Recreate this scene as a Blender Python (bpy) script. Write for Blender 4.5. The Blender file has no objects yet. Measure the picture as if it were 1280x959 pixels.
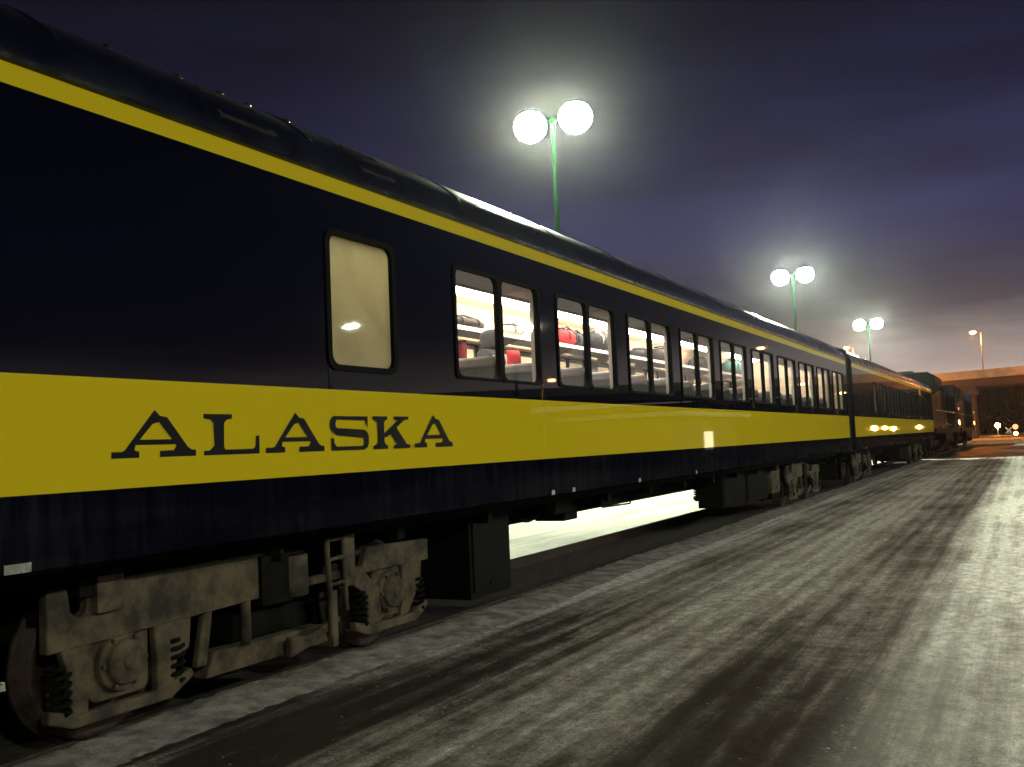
import bpy, math, random
from mathutils import Vector, Matrix
random.seed(7)
R = math.radians
PI = math.pi
S = bpy.context.scene
COL = S.collection

# ------------------------------------------------------------------ camera
YAW, PITCH, ROLL, FOC = 0.483803, 0.0652323, 0.042546, 1213.9
fw = Vector((-math.sin(YAW) * math.cos(PITCH), math.cos(YAW) * math.cos(PITCH), math.sin(PITCH)))
rt = Vector((math.cos(YAW), math.sin(YAW), 0))
up = rt.cross(fw)
r2 = rt * math.cos(ROLL) - up * math.sin(ROLL)
u2 = up * math.cos(ROLL) + rt * math.sin(ROLL)
CAMZ = 1.6
cam_data = bpy.data.cameras.new('camera')
cam = bpy.data.objects.new('camera', cam_data)
COL.objects.link(cam)
m = Matrix.Identity(4)
for i in range(3):
    m[i][0] = r2[i]; m[i][1] = u2[i]; m[i][2] = -fw[i]
m.translation = (0, 0, CAMZ)
cam.matrix_world = m
cam_data.sensor_fit = 'HORIZONTAL'
cam_data.sensor_width = 36
cam_data.lens = 36 * FOC / 1280
cam_data.clip_start = 0.05
cam_data.clip_end = 5000
S.camera = cam

# ------------------------------------------------------------------ exposure
S.view_settings.view_transform = 'Standard'
S.view_settings.look = 'None'
S.view_settings.exposure = 0.0
S.view_settings.gamma = 1.0
S.view_settings.use_curve_mapping = False
S.render.engine = 'CYCLES'
S.cycles.max_bounces = 8
S.cycles.transparent_max_bounces = 16
S.cycles.sample_clamp_indirect = 4
S.cycles.caustics_reflective = False
S.cycles.caustics_refractive = False

# ------------------------------------------------------------------ dusk sky
W = bpy.data.worlds.new('World')
S.world = W
W.use_nodes = True
nt = W.node_tree
nt.nodes.clear()
def wn(t, **k):
    n = nt.nodes.new(t)
    for a, b in k.items(): setattr(n, a, b)
    return n
SKY_STRENGTH = 1.0
out = wn('ShaderNodeOutputWorld'); bg = wn('ShaderNodeBackground')
tc = wn('ShaderNodeTexCoord'); sep = wn('ShaderNodeSeparateXYZ')
nt.links.new(tc.outputs['Generated'], sep.inputs[0])
# stretched noise = thin bands of cloud
mp = wn('ShaderNodeMapping'); mp.inputs['Scale'].default_value = (1.3, 1.3, 9.0)
mp.inputs['Rotation'].default_value = (0.0, R(3), 0)
nt.links.new(tc.outputs['Generated'], mp.inputs[0])
nz = wn('ShaderNodeTexNoise'); nz.inputs['Scale'].default_value = 2.4; nz.inputs['Detail'].default_value = 6; nz.inputs['Roughness'].default_value = .55
nt.links.new(mp.outputs[0], nz.inputs['Vector'])
# height, disturbed a little by the clouds
ad = wn('ShaderNodeMath', operation='MULTIPLY_ADD'); ad.inputs[1].default_value = 0.04; ad.inputs[2].default_value = -0.02
nt.links.new(nz.outputs['Fac'], ad.inputs[0])
hz = wn('ShaderNodeMath', operation='ADD'); nt.links.new(sep.outputs['Z'], hz.inputs[0]); nt.links.new(ad.outputs[0], hz.inputs[1])
ramp = wn('ShaderNodeValToRGB')
def set_ramp(r, pts):
    e = r.color_ramp.elements
    while len(e) > 2: e.remove(e[-1])
    e[0].position, e[0].color = pts[0][0], (*pts[0][1], 1)
    e[1].position, e[1].color = pts[-1][0], (*pts[-1][1], 1)
    for p, c in pts[1:-1]:
        n = e.new(p); n.color = (*c, 1)
set_ramp(ramp, [(0.0, (.66, .42, .32)), (.04, (.62, .49, .43)), (.08, (.41, .365, .355)), (.10, (.19, .160, .165)), (.115, (.088, .074, .086)), (.145, (.066, .056, .088)),
                (.20, (.050, .047, .118)), (.31, (.0215, .0195, .052)), (.42, (.0095, .0085, .0175)), (.65, (.005, .0045, .008)), (1.0, (.003, .003, .006))])
nt.links.new(hz.outputs[0], ramp.inputs['Fac'])
# the glow sits round the set sun (ahead along the track), the opposite sky is darker
az = wn('ShaderNodeVectorMath', operation='DOT_PRODUCT'); az.inputs[1].default_value = (0.25, 0.968, 0)
nt.links.new(tc.outputs['Generated'], az.inputs[0])
azr = wn('ShaderNodeMapRange'); azr.inputs[1].default_value = -0.6; azr.inputs[2].default_value = 1.0; azr.inputs[3].default_value = 0.22; azr.inputs[4].default_value = 1.0
nt.links.new(az.outputs['Value'], azr.inputs[0])
cl = wn('ShaderNodeValToRGB'); set_ramp(cl, [(.40, (1.0, 1.0, 1.0)), (.68, (.82, .74, .70))])
nt.links.new(nz.outputs['Fac'], cl.inputs['Fac'])
mul = wn('ShaderNodeMix', data_type='RGBA', blend_type='MULTIPLY'); mul.inputs[0].default_value = 1
nt.links.new(ramp.outputs[0], mul.inputs[6]); nt.links.new(cl.outputs[0], mul.inputs[7])
mu2 = wn('ShaderNodeVectorMath', operation='SCALE')
nt.links.new(mul.outputs[2], mu2.inputs[0]); nt.links.new(azr.outputs[0], mu2.inputs['Scale'])
sky = wn('ShaderNodeTexSky', sky_type='NISHITA'); sky.sun_disc = False
sky.sun_elevation = R(-4.0); sky.sun_rotation = R(14); sky.altitude = 50
skm = wn('ShaderNodeVectorMath', operation='SCALE'); skm.inputs['Scale'].default_value = 0.02
nt.links.new(sky.outputs[0], skm.inputs[0])
sm = wn('ShaderNodeVectorMath', operation='ADD')
nt.links.new(mu2.outputs[0], sm.inputs[0]); nt.links.new(skm.outputs[0], sm.inputs[1])
nt.links.new(sm.outputs[0], bg.inputs[0]); bg.inputs[1].default_value = SKY_STRENGTH
nt.links.new(bg.outputs[0], out.inputs[0])

# strengths of the lamps the place has
YARD_LAMP = 1150.0       # twin lamps beyond the train, greenish white
PLATFORM_LAMP = 5000.0   # lamps on the camera's side (seen mirrored in the paint)
SODIUM = 2400.0          # orange street lamps
HAZE = 0.00017
STRIP = 26.0            # fluorescent strips in the coach

# ------------------------------------------------------------------ materials
def mat(name):
    x = bpy.data.materials.new(name); x.use_nodes = True
    x.node_tree.nodes.clear()
    return x, x.node_tree
class N:
    def __init__(s, t): s.t = t
    def __call__(s, typ, ins=None, **k):
        n = s.t.nodes.new(typ)
        for a, b in k.items(): setattr(n, a, b)
        for a, b in (ins or {}).items():
            if isinstance(b, bpy.types.NodeSocket): s.t.links.new(b, n.inputs[a])
            else: n.inputs[a].default_value = b
        return n
def ramp_node(n, fac, pts):
    r = n('ShaderNodeValToRGB', {0: fac}); set_ramp(r, pts); return r
def simple(name, col, rough=.6, metal=0, var=.25, scale=6, bump=0, coat=0, spec=.5, bscale=None, stretch=(1, 1, 1)):
    x, t = mat(name); n = N(t)
    tc = n('ShaderNodeTexCoord')
    mp = n('ShaderNodeMapping', {0: tc.outputs['Object'], 'Scale': stretch})
    nz = n('ShaderNodeTexNoise', {'Vector': mp.outputs[0], 'Scale': scale, 'Detail': 6, 'Roughness': .6})
    a = tuple(c * (1 - var) for c in col); b = tuple(min(1, c * (1 + var)) for c in col)
    r = ramp_node(n, nz.outputs['Fac'], [(.38, a), (.62, b)])
    rr = n('ShaderNodeMapRange', {0: nz.outputs['Fac'], 1: .3, 2: .7, 3: max(.02, rough - .08), 4: min(1, rough + .08)})
    p = n('ShaderNodeBsdfPrincipled', {'Base Color': r.outputs[0], 'Roughness': rr.outputs[0], 'Metallic': metal, 'Coat Weight': coat, 'Coat Roughness': .06, 'Specular IOR Level': spec})
    if bump:
        n2 = n('ShaderNodeTexNoise', {'Vector': mp.outputs[0], 'Scale': bscale or scale * 6, 'Detail': 4})
        bp = n('ShaderNodeBump', {'Strength': bump, 'Distance': .01, 'Height': n2.outputs['Fac']})
        t.links.new(bp.outputs[0], p.inputs['Normal'])
    o = n('ShaderNodeOutputMaterial', {0: p.outputs[0]})
    return x
def emit(name, col, s):
    x, t = mat(name); n = N(t)
    e = n('ShaderNodeEmission', {0: (*col, 1), 1: s}); n('ShaderNodeOutputMaterial', {0: e.outputs[0]})
    return x

def paint(name, col, dirt_amt=.5, rough=.22, coat=.65, film=(.035, .001)):
    """glossy coach paint, faintly wavy sheet, road salt film rising from the sill"""
    x, t = mat(name); n = N(t)
    tc = n('ShaderNodeTexCoord')
    sp = n('ShaderNodeSeparateXYZ', {0: tc.outputs['Object']})
    mp = n('ShaderNodeMapping', {0: tc.outputs['Object'], 'Scale': (1, .35, 2.2)})
    nz = n('ShaderNodeTexNoise', {'Vector': mp.outputs[0], 'Scale': 1.6, 'Detail': 8, 'Roughness': .65})
    mp2 = n('ShaderNodeMapping', {0: tc.outputs['Object'], 'Scale': (1, 5, .4)})
    st = n('ShaderNodeTexNoise', {'Vector': mp2.outputs[0], 'Scale': 3, 'Detail': 5, 'Roughness': .6})
    low = n('ShaderNodeMapRange', {0: sp.outputs['Z'], 1: 1.08, 2: 1.75, 3: film[0], 4: film[1]})
    a = n('ShaderNodeMath', {0: nz.outputs['Fac'], 1: st.outputs['Fac']}, operation='MULTIPLY')
    b = n('ShaderNodeMapRange', {0: a.outputs[0], 1: .18, 2: .42, 3: 0, 4: 1})
    c = n('ShaderNodeMath', {0: b.outputs[0], 1: low.outputs[0]}, operation='MULTIPLY')
    d = n('ShaderNodeMath', {0: c.outputs[0], 1: dirt_amt}, operation='MULTIPLY')
    mx = n('ShaderNodeMix', {0: d.outputs[0], 6: (*col, 1), 7: (.33, .31, .29, 1)}, data_type='RGBA')
    rr = n('ShaderNodeMapRange', {0: c.outputs[0], 1: 0, 2: .4, 3: rough, 4: .6})
    wv = n('ShaderNodeTexNoise', {'Vector': n('ShaderNodeMapping', {0: tc.outputs['Object'], 'Scale': (1, 2.2, .9)}).outputs[0], 'Scale': 1.3, 'Detail': 2})
    bp = n('ShaderNodeBump', {'Strength': .25, 'Distance': .010, 'Height': wv.outputs['Fac']})
    p = n('ShaderNodeBsdfPrincipled', {'Base Color': mx.outputs[2], 'Roughness': rr.outputs[0], 'Normal': bp.outputs[0], 'Specular IOR Level': 0.0, 'Coat Weight': coat, 'Coat Roughness': .018})
    n('ShaderNodeOutputMaterial', {0: p.outputs[0]})
    return x

M = {}
M['blue'] = paint('coach blue paint', (.0018, .0022, .0070), 1.0, .4)
M['skirt'] = paint('dull skirt paint', (.0018, .0022, .0065), 1.0, .7, .05, (.042, .012))
M['yellow'] = paint('coach yellow paint', (.59, .452, .012), .6, .4)
M['letter'] = simple('navy lettering', (.003, .003, .007), .6, var=.1, spec=.1)
M['roof'] = simple('roof navy', (.004, .005, .014), .30, var=.3, scale=2, coat=.1, spec=.4)
M['black'] = simple('black steel', (.003, .003, .003), .7, var=.4, spec=.1)
M['rubber'] = simple('black rubber', (.0025, .0025, .0025), .75, var=.2, spec=.08)
M['under'] = simple('sooty underframe', (.006, .0055, .005), .85, var=.5, scale=9, bump=.3, spec=.08)
M['bogie'] = simple('grimy beige bogie paint', (.058, .045, .026), .9, var=.75, scale=5, bump=.4, bscale=30)
M['rust'] = simple('rusty iron', (.035, .022, .015), .7, metal=.3, var=.5, scale=10, bump=.3)
M['steel'] = simple('worn steel', (.42, .42, .42), .3, metal=1, var=.2)
M['ventmetal'] = simple('sooty vent metal', (.022, .021, .018), .6, var=.3)
M['guttermetal'] = simple('dark gutter', (.03, .03, .035), .22, metal=.8, var=.1)
M['chrome'] = simple('bright metal trim', (.6, .6, .6), .25, metal=1, var=.1)
M['panel'] = simple('grey green side panel', (.12, .135, .11), .6, var=.1)
M['cream'] = simple('cream wall panel', (.62, .50, .35), .5, var=.06)
M['ceil'] = simple('ivory ceiling', (.55, .48, .40), .5, var=.06)
M['reveal'] = simple('pale window reveal', (.62, .60, .55), .4, var=.05)
M['carpet'] = simple('dark carpet', (.05, .05, .07), .95, var=.3, scale=30)
M['seat'] = simple('charcoal green seat cloth', (.022, .03, .028), .9, var=.3, scale=40, bump=.2)
M['cover'] = simple('grey vinyl headrest cover', (.17, .175, .17), .35, var=.12)
M['rack'] = simple('aluminium rack', (.5, .48, .45), .4, metal=.6, var=.1)
M['concrete'] = simple('bridge concrete', (.33, .31, .29), .8, var=.2, scale=.6, bump=.2)
M['girder'] = simple('weathered steel girder', (.045, .025, .02), .7, var=.25, scale=.5)
M['green'] = simple('green lamp post paint', (.0008, .0038, .0016), .9, var=.15, spec=.0)
M['grey'] = simple('galvanised steel', (.35, .35, .35), .45, metal=.5, var=.15)
M['locoyellow'] = simple('locomotive yellow', (.02, .013, .002), .6, var=.25, scale=3, spec=.08)
M['locoblue'] = simple('locomotive blue', (.003, .004, .010), .8, var=.25, spec=.08)
M['plaster'] = simple('station wall', (.04, .036, .032), .8, var=.15)
M['spruce'] = simple('dark spruce', (.003, .0045, .005), .9, var=.5, scale=1)
M['skin'] = simple('skin', (.5, .3, .2), .5, var=.1)
M['jacket'] = simple('grey jacket cloth', (.028, .031, .034), .9, var=.2, scale=14, bump=.3)
M['trouser'] = simple('dark trousers', (.03, .03, .045), .9, var=.2, scale=20)
M['yardlens'] = emit('yard lamp lens', (.93, 1.0, .72), YARD_LAMP)
M['platlens'] = emit('platform lamp lens', (.98, 1.0, .80), PLATFORM_LAMP)
M['sodium'] = emit('sodium lamp lens', (1.0, .28, .03), SODIUM)
M['sodium_near'] = emit('roadside lamp lens', (1.0, .42, .10), 160.0)
M['strip'] = emit('fluorescent strip', (1.0, .91, .78), STRIP)
M['roomlamp'] = emit('washroom ceiling lamp', (.96, .93, .46), 2.15)
M['doorlight'] = emit('lit doorway', (1.0, .86, .55), 6.0)
M['headlamp'] = emit('marker lamp', (1.0, .75, .45), 12.0)
M['signal'] = emit('amber signal lamp', (1.0, .55, .18), 14.0)
M['signaldim'] = emit('dim orange signal lamp', (1.0, .36, .16), 2.2)

def glass(name, tint, refl=1.0, haze=.03):
    x, t = mat(name); n = N(t)
    tr = n('ShaderNodeBsdfTransparent', {0: (*tint, 1)})
    gl = n('ShaderNodeBsdfGlossy', {0: (1, 1, 1, 1), 'Roughness': .03})
    df = n('ShaderNodeBsdfDiffuse', {0: (.5, .48, .45, 1)})
    tc = n('ShaderNodeTexCoord')
    nz = n('ShaderNodeTexNoise', {'Vector': tc.outputs['Object'], 'Scale': 3, 'Detail': 5})
    hz = n('ShaderNodeMapRange', {0: nz.outputs['Fac'], 1: .35, 2: .75, 3: haze * .4, 4: haze * 2})
    fr = n('ShaderNodeFresnel', {0: 1.5})
    fm = n('ShaderNodeMath', {0: fr.outputs[0], 1: 1.0 * refl}, operation='MULTIPLY'); fm.use_clamp = True
    m1 = n('ShaderNodeMixShader', {0: hz.outputs[0], 1: tr.outputs[0], 2: df.outputs[0]})
    m2 = n('ShaderNodeMixShader', {0: fm.outputs[0], 1: m1.outputs[0], 2: gl.outputs[0]})
    n('ShaderNodeOutputMaterial', {0: m2.outputs[0]})
    return x
M['glass'] = glass('coach window glass', (.92, .92, .90))
def frosted():
    x, t = mat('steamed frosted glass'); n = N(t)
    tc = n('ShaderNodeTexCoord')
    nz = n('ShaderNodeTexNoise', {'Vector': tc.outputs['Object'], 'Scale': 3.2, 'Detail': 3, 'Roughness': .5})
    r = ramp_node(n, nz.outputs['Fac'], [(.25, (.62, .56, .38)), (.5, (.82, .77, .56)), (.8, (.90, .86, .66))])
    tl = n('ShaderNodeBsdfTranslucent', {0: r.outputs[0]})
    df = n('ShaderNodeBsdfDiffuse', {0: (.35, .34, .30, 1)})
    gl = n('ShaderNodeBsdfGlossy', {'Roughness': .015})
    fr = n('ShaderNodeFresnel', {0: 1.5})
    a = n('ShaderNodeMixShader', {0: .3, 1: tl.outputs[0], 2: df.outputs[0]})
    b = n('ShaderNodeMixShader', {0: fr.outputs[0], 1: a.outputs[0], 2: gl.outputs[0]})
    n('ShaderNodeOutputMaterial', {0: b.outputs[0]})
    return x
M['frosted'] = frosted()

def snow_mat():
    x, t = mat('yard snow'); n = N(t)
    tc = n('ShaderNodeTexCoord')
    mp = n('ShaderNodeMapping', {0: tc.outputs['Object'], 'Scale': (1, .12, 1)})
    a = n('ShaderNodeTexNoise', {'Vector': mp.outputs[0], 'Scale': 1.4, 'Detail': 8, 'Roughness': .6})
    r = ramp_node(n, a.outputs['Fac'], [(.30, (.17, .168, .150)), (.48, (.40, .40, .365)), (.7, (.50, .50, .465))])
    b = n('ShaderNodeTexNoise', {'Vector': tc.outputs['Object'], 'Scale': 7, 'Detail': 8, 'Roughness': .65})
    bp = n('ShaderNodeBump', {'Strength': .7, 'Distance': .06, 'Height': b.outputs['Fac']})
    p = n('ShaderNodeBsdfPrincipled', {'Base Color': r.outputs[0], 'Roughness': .75, 'Normal': bp.outputs[0]})
    n('ShaderNodeOutputMaterial', {0: p.outputs[0]})
    return x
M['snow'] = snow_mat()

def platform_mat():
    """dark asphalt under packed, dirty snow left in lanes along the track; lamp-lit strip painted paler"""
    x, t = mat('icy platform'); n = N(t)
    tc = n('ShaderNodeTexCoord')
    P = tc.outputs['Object']
    sp = n('ShaderNodeSeparateXYZ', {0: P})
    # lanes drift sideways a little
    wob = n('ShaderNodeTexNoise', {'Vector': n('ShaderNodeMapping', {0: P, 'Scale': (.2, .09, 1)}).outputs[0], 'Scale': 1.0, 'Detail': 2})
    xw = n('ShaderNodeMath', {0: wob.outputs['Fac'], 1: 1.1, 2: sp.outputs['X']}, operation='MULTIPLY_ADD')
    u = n('ShaderNodeMapRange', {0: xw.outputs[0], 1: -5.4 + .55, 2: 2.6 + .55, 3: 0, 4: 1})
    def px(v): return (v + 5.4) / 8.0
    def g(v): return (max(0, .5 + (v - .5) * 1.25),) * 3
    lane_and_lit = ramp_node(n, u.outputs[0], [(px(-5.0), g(1.0)), (px(-4.5), g(.86)), (px(-4.2), g(.60)), (px(-3.85), g(.36)), (px(-3.35), g(.40)), (px(-2.85), g(.72)), (px(-2.35), g(.72)),
                                       (px(-1.8), g(.34)), (px(-1.15), g(.30)), (px(-.75), g(.70)), (px(-.3), g(.80)), (px(.05), g(.45)), (px(.5), g(.75)), (px(1.5), g(.55)), (px(2.5), g(-.6))])  # right end: lamp-lit strip painted paler, unseen ground beyond darkened against reflections
    big = n('ShaderNodeTexNoise', {'Vector': n('ShaderNodeMapping', {0: P, 'Scale': (.9, .30, 1)}).outputs[0], 'Scale': 1.1, 'Detail': 7, 'Roughness': .62})
    str_ = n('ShaderNodeTexNoise', {'Vector': n('ShaderNodeMapping', {0: P, 'Scale': (15, .38, 1), 'Rotation': (0, 0, R(-2))}).outputs[0], 'Scale': 1.0, 'Detail': 7, 'Roughness': .7})
    cross = n('ShaderNodeTexNoise', {'Vector': n('ShaderNodeMapping', {0: P, 'Scale': (.9, 5.5, 1)}).outputs[0], 'Scale': 1.0, 'Detail': 6, 'Roughness': .65})
    fine = n('ShaderNodeTexNoise', {'Vector': P, 'Scale': 38, 'Detail': 6, 'Roughness': .7})
    def madd(a, k, b): return n('ShaderNodeMath', {0: a, 1: k, 2: b}, operation='MULTIPLY_ADD').outputs[0]
    mid = n('ShaderNodeTexNoise', {'Vector': n('ShaderNodeMapping', {0: P, 'Scale': (4.2, 2.2, 1)}).outputs[0], 'Scale': 1.0, 'Detail': 8, 'Roughness': .7})
    v = madd(big.outputs['Fac'], 1.9, lane_and_lit.outputs[0])
    v = madd(str_.outputs['Fac'], 1.0, v)
    v = madd(cross.outputs['Fac'], .12, v)
    v = madd(mid.outputs['Fac'], .95, v)
    v = madd(fine.outputs['Fac'], .95, v)
    # tyre tread ribs pressed into the snow
    wvp = n('ShaderNodeMapping', {0: P, 'Scale': (.25, 1, 1)})
    wv = n('ShaderNodeTexWave', {'Vector': wvp.outputs[0], 'Scale': 2.0, 'Distortion': 14.0, 'Detail': 5, 'Detail Scale': 1.0}, wave_type='BANDS', bands_direction='Y')
    trk_ = ramp_node(n, u.outputs[0], [(px(-4.1), g(0)), (px(-3.9), g(.5)), (px(-3.4), g(.5)), (px(-3.2), g(0)), (px(-1.75), g(0)), (px(-1.55), g(.7)), (px(-1.15), g(.7)), (px(-1.0), g(0)), (px(-.5), g(0)), (px(-.3), g(1)), (px(.1), g(1)), (px(.3), g(0))])
    wm = n('ShaderNodeMath', {0: wv.outputs['Fac'], 1: trk_.outputs[0]}, operation='MULTIPLY')
    v = madd(wm.outputs[0], .10, v)
    # long parallel tyre lines
    tl = n('ShaderNodeTexWave', {'Vector': n('ShaderNodeMapping', {0: P, 'Scale': (1, .05, 1), 'Rotation': (0, 0, R(1.2))}).outputs[0], 'Scale': 1.15, 'Distortion': 5.0, 'Detail': 4, 'Detail Scale': 1.8, 'Detail Roughness': .62}, wave_type='BANDS', bands_direction='X')
    v = madd(tl.outputs['Fac'], .29, v)         # mean ~ .55 + 1.72
    # worn bare close to where people walk
    near = n('ShaderNodeMapRange', {0: sp.outputs['Y'], 1: 4.5, 2: 10.5, 3: -.52, 4: .08})
    v = n('ShaderNodeMath', {0: v, 1: near.outputs[0]}, operation='ADD').outputs[0]
    k = n('ShaderNodeMapRange', {0: v, 1: 2.46, 2: 3.52, 3: 0, 4: 1})
    c = ramp_node(n, k.outputs[0], [(0, (.034, .030, .022)), (.18, (.090, .079, .062)), (.40, (.26, .238, .205)), (.66, (.46, .435, .39)), (1, (.74, .72, .67))])
    sp2 = n('ShaderNodeTexVoronoi', {'Vector': P, 'Scale': 16.0})
    crumb = n('ShaderNodeMapRange', {0: sp2.outputs['Distance'], 1: .10, 2: .16, 3: 1, 4: 0})
    rare = n('ShaderNodeMath', {0: n('ShaderNodeSeparateColor', {0: sp2.outputs['Color']}).outputs[0], 1: .93}, operation='GREATER_THAN')
    cm = n('ShaderNodeMath', {0: crumb.outputs[0], 1: rare.outputs[0]}, operation='MULTIPLY')
    grit = n('ShaderNodeTexNoise', {'Vector': P, 'Scale': 90, 'Detail': 5, 'Roughness': .75})
    gf = n('ShaderNodeMapRange', {0: grit.outputs['Fac'], 1: .36, 2: .64, 3: .6, 4: 1.45})
    clod = n('ShaderNodeTexNoise', {'Vector': n('ShaderNodeMapping', {0: P, 'Scale': (1, .7, 1)}).outputs[0], 'Scale': 11, 'Detail': 6, 'Roughness': .7})
    cf = n('ShaderNodeMapRange', {0: clod.outputs['Fac'], 1: .34, 2: .66, 3: .55, 4: 1.35})
    gm = n('ShaderNodeMath', {0: gf.outputs[0], 1: cf.outputs[0]}, operation='MULTIPLY')
    c = n('ShaderNodeVectorMath', {0: c.outputs[0]}, operation='SCALE'); t.links.new(gm.outputs[0], c.inputs['Scale'])
    c2 = n('ShaderNodeMix', {0: cm.outputs[0], 6: c.outputs[0], 7: (.5, .49, .46, 1)}, data_type='RGBA')
    rg = n('ShaderNodeMapRange', {0: k.outputs[0], 1: 0, 2: 1, 3: .5, 4: .8})
    h = madd(fine.outputs['Fac'], .35, k.outputs[0])
    h = madd(clod.outputs['Fac'], .9, h)
    h = madd(grit.outputs['Fac'], .12, h)
    h = madd(cm.outputs[0], .6, h)
    bp = n('ShaderNodeBump', {'Strength': .8, 'Distance': .03, 'Height': h})
    p = n('ShaderNodeBsdfPrincipled', {'Base Color': c2.outputs[2], 'Roughness': rg.outputs[0], 'Normal': bp.outputs[0], 'Specular IOR Level': .35})
    n('ShaderNodeOutputMaterial', {0: p.outputs[0]})
    return x
M['platform'] = platform_mat()
M['ballast'] = simple('dirty ballast', (.045, .04, .033), .95, var=.6, scale=14, bump=1.0, bscale=18)
M['road'] = simple('wet asphalt', (.035, .033, .03), .5, var=.5, scale=.8, bump=.4, bscale=20)

# ------------------------------------------------------------------ mesh helpers
class MB:
    def __init__(s): s.v, s.f, s.m, s.sm = [], [], [], []
    def face(s, pts, mi=0, smooth=False):
        b = len(s.v); s.v += [tuple(p) for p in pts]; s.f.append(tuple(range(b, b + len(pts)))); s.m.append(mi); s.sm.append(smooth)
    def box(s, x0, x1, y0, y1, z0, z1, mi=0):
        b = len(s.v)
        s.v += [(x, y, z) for x in (x0, x1) for y in (y0, y1) for z in (z0, z1)]
        for q in ((0, 1, 3, 2), (4, 6, 7, 5), (0, 4, 5, 1), (2, 3, 7, 6), (0, 2, 6, 4), (1, 5, 7, 3)):
            s.f.append(tuple(b + i for i in q)); s.m.append(mi); s.sm.append(False)
    def prism(s, poly, a0, a1, axis='x', mi=0):
        """poly: (u,v) outline; extruded along axis; x -> (a,u,v)  y -> (u,a,v)  z -> (u,v,a)"""
        def P(u, v, a): return {'x': (a, u, v), 'y': (u, a, v), 'z': (u, v, a)}[axis]
        n = len(poly); b = len(s.v)
        s.v += [P(u, v, a0) for u, v in poly] + [P(u, v, a1) for u, v in poly]
        s.f.append(tuple(range(b, b + n))); s.f.append(tuple(range(b + 2 * n - 1, b + n - 1, -1)))
        s.m += [mi] * 2; s.sm += [False] * 2
        for i in range(n):
            j = (i + 1) % n
            s.f.append((b + i, b + n + i, b + n + j, b + j)); s.m.append(mi); s.sm.append(False)
    def tube(s, pts, r, n=8, mi=0, caps=True, radii=None):
        pts = [Vector(p) for p in pts]; b = len(s.v)
        prev = None
        for i, p in enumerate(pts):
            d = (pts[min(i + 1, len(pts) - 1)] - pts[max(i - 1, 0)]).normalized()
            if prev is None: a = d.orthogonal().normalized()
            else: a = (prev - d * prev.dot(d)).normalized()
            prev = a; c = d.cross(a)
            rr = radii[i] if radii else r
            for k in range(n):
                t = 2 * PI * k / n
                s.v.append(tuple(p + (a * math.cos(t) + c * math.sin(t)) * rr))
        for i in range(len(pts) - 1):
            for k in range(n):
                k2 = (k + 1) % n
                s.f.append((b + i * n + k, b + i * n + k2, b + (i + 1) * n + k2, b + (i + 1) * n + k)); s.m.append(mi); s.sm.append(True)
        if caps:
            s.f.append(tuple(b + k for k in range(n - 1, -1, -1))); s.f.append(tuple(b + (len(pts) - 1) * n + k for k in range(n)))
            s.m += [mi] * 2; s.sm += [False] * 2
    def lathe(s, prof, c, axis='z', n=24, mi=0):
        """prof: (r, h) along axis from point c"""
        b = len(s.v)
        for r, h in prof:
            for k in range(n):
                t = 2 * PI * k / n; u, v = r * math.cos(t), r * math.sin(t)
                q = {'z': (u, v, h), 'x': (h, u, v), 'y': (v, h, u)}[axis]
                s.v.append(tuple(c[i] + q[i] for i in range(3)))
        for i in range(len(prof) - 1):
            for k in range(n):
                k2 = (k + 1) % n
                s.f.append((b + i * n + k, b + i * n + k2, b + (i + 1) * n + k2, b + (i + 1) * n + k)); s.m.append(mi); s.sm.append(True)
    def build(s, name, mats, parent=None, loc=(0, 0, 0), bevel=0, rot=None):
        me = bpy.data.meshes.new(name)
        me.from_pydata(s.v, [], s.f)
        if not isinstance(mats, (list, tuple)): mats = [mats]
        for q in mats: me.materials.append(M[q] if isinstance(q, str) else q)
        me.polygons.foreach_set('material_index', s.m)
        me.polygons.foreach_set('use_smooth', s.sm)
        me.update()
        import bmesh
        bm = bmesh.new(); bm.from_mesh(me)
        bmesh.ops.recalc_face_normals(bm, faces=bm.faces)
        bm.to_mesh(me); bm.free()
        o = bpy.data.objects.new(name, me); COL.objects.link(o)
        o.location = loc
        if rot: o.rotation_euler = rot
        if parent: o.parent = parent
        if bevel:
            md = o.modifiers.new('bevel', 'BEVEL'); md.width = bevel; md.segments = 2; md.limit_method = 'ANGLE'; md.angle_limit = R(40)
            md.harden_normals = False
        return o

def tag(o, label=None, cat=None, group=None, kind=None):
    if label: o['label'] = label
    if cat: o['category'] = cat
    if group: o['group'] = group
    if kind: o['kind'] = kind
    return o
def empty(name, loc, label, cat, group=None, rz=0):
    o = bpy.data.objects.new(name, None); COL.objects.link(o)
    o.location = loc; o.rotation_euler = (0, 0, rz); o.empty_display_size = .3
    return tag(o, label, cat, group)
KIDS = {}
def copy_tree(o, parent=None, skip=()):
    c = o.copy(); COL.objects.link(c)
    if parent: c.parent = parent
    for ch in [x for x in bpy.data.objects if x.parent is o and x.name.split('.')[0] not in skip]:
        copy_tree(ch, c, skip)
    return c
def rrect(w, h, r, n=5, cx=0, cy=0):
    pts = []
    for (sx, sy, a) in ((1, 1, 0), (-1, 1, 90), (-1, -1, 180), (1, -1, 270)):
        for k in range(n + 1):
            t = R(a + 90 * k / n)
            pts.append((cx + sx * (w / 2 - r) + r * math.cos(t), cy + sy * (h / 2 - r) + r * math.sin(t)))
    return pts

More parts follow.
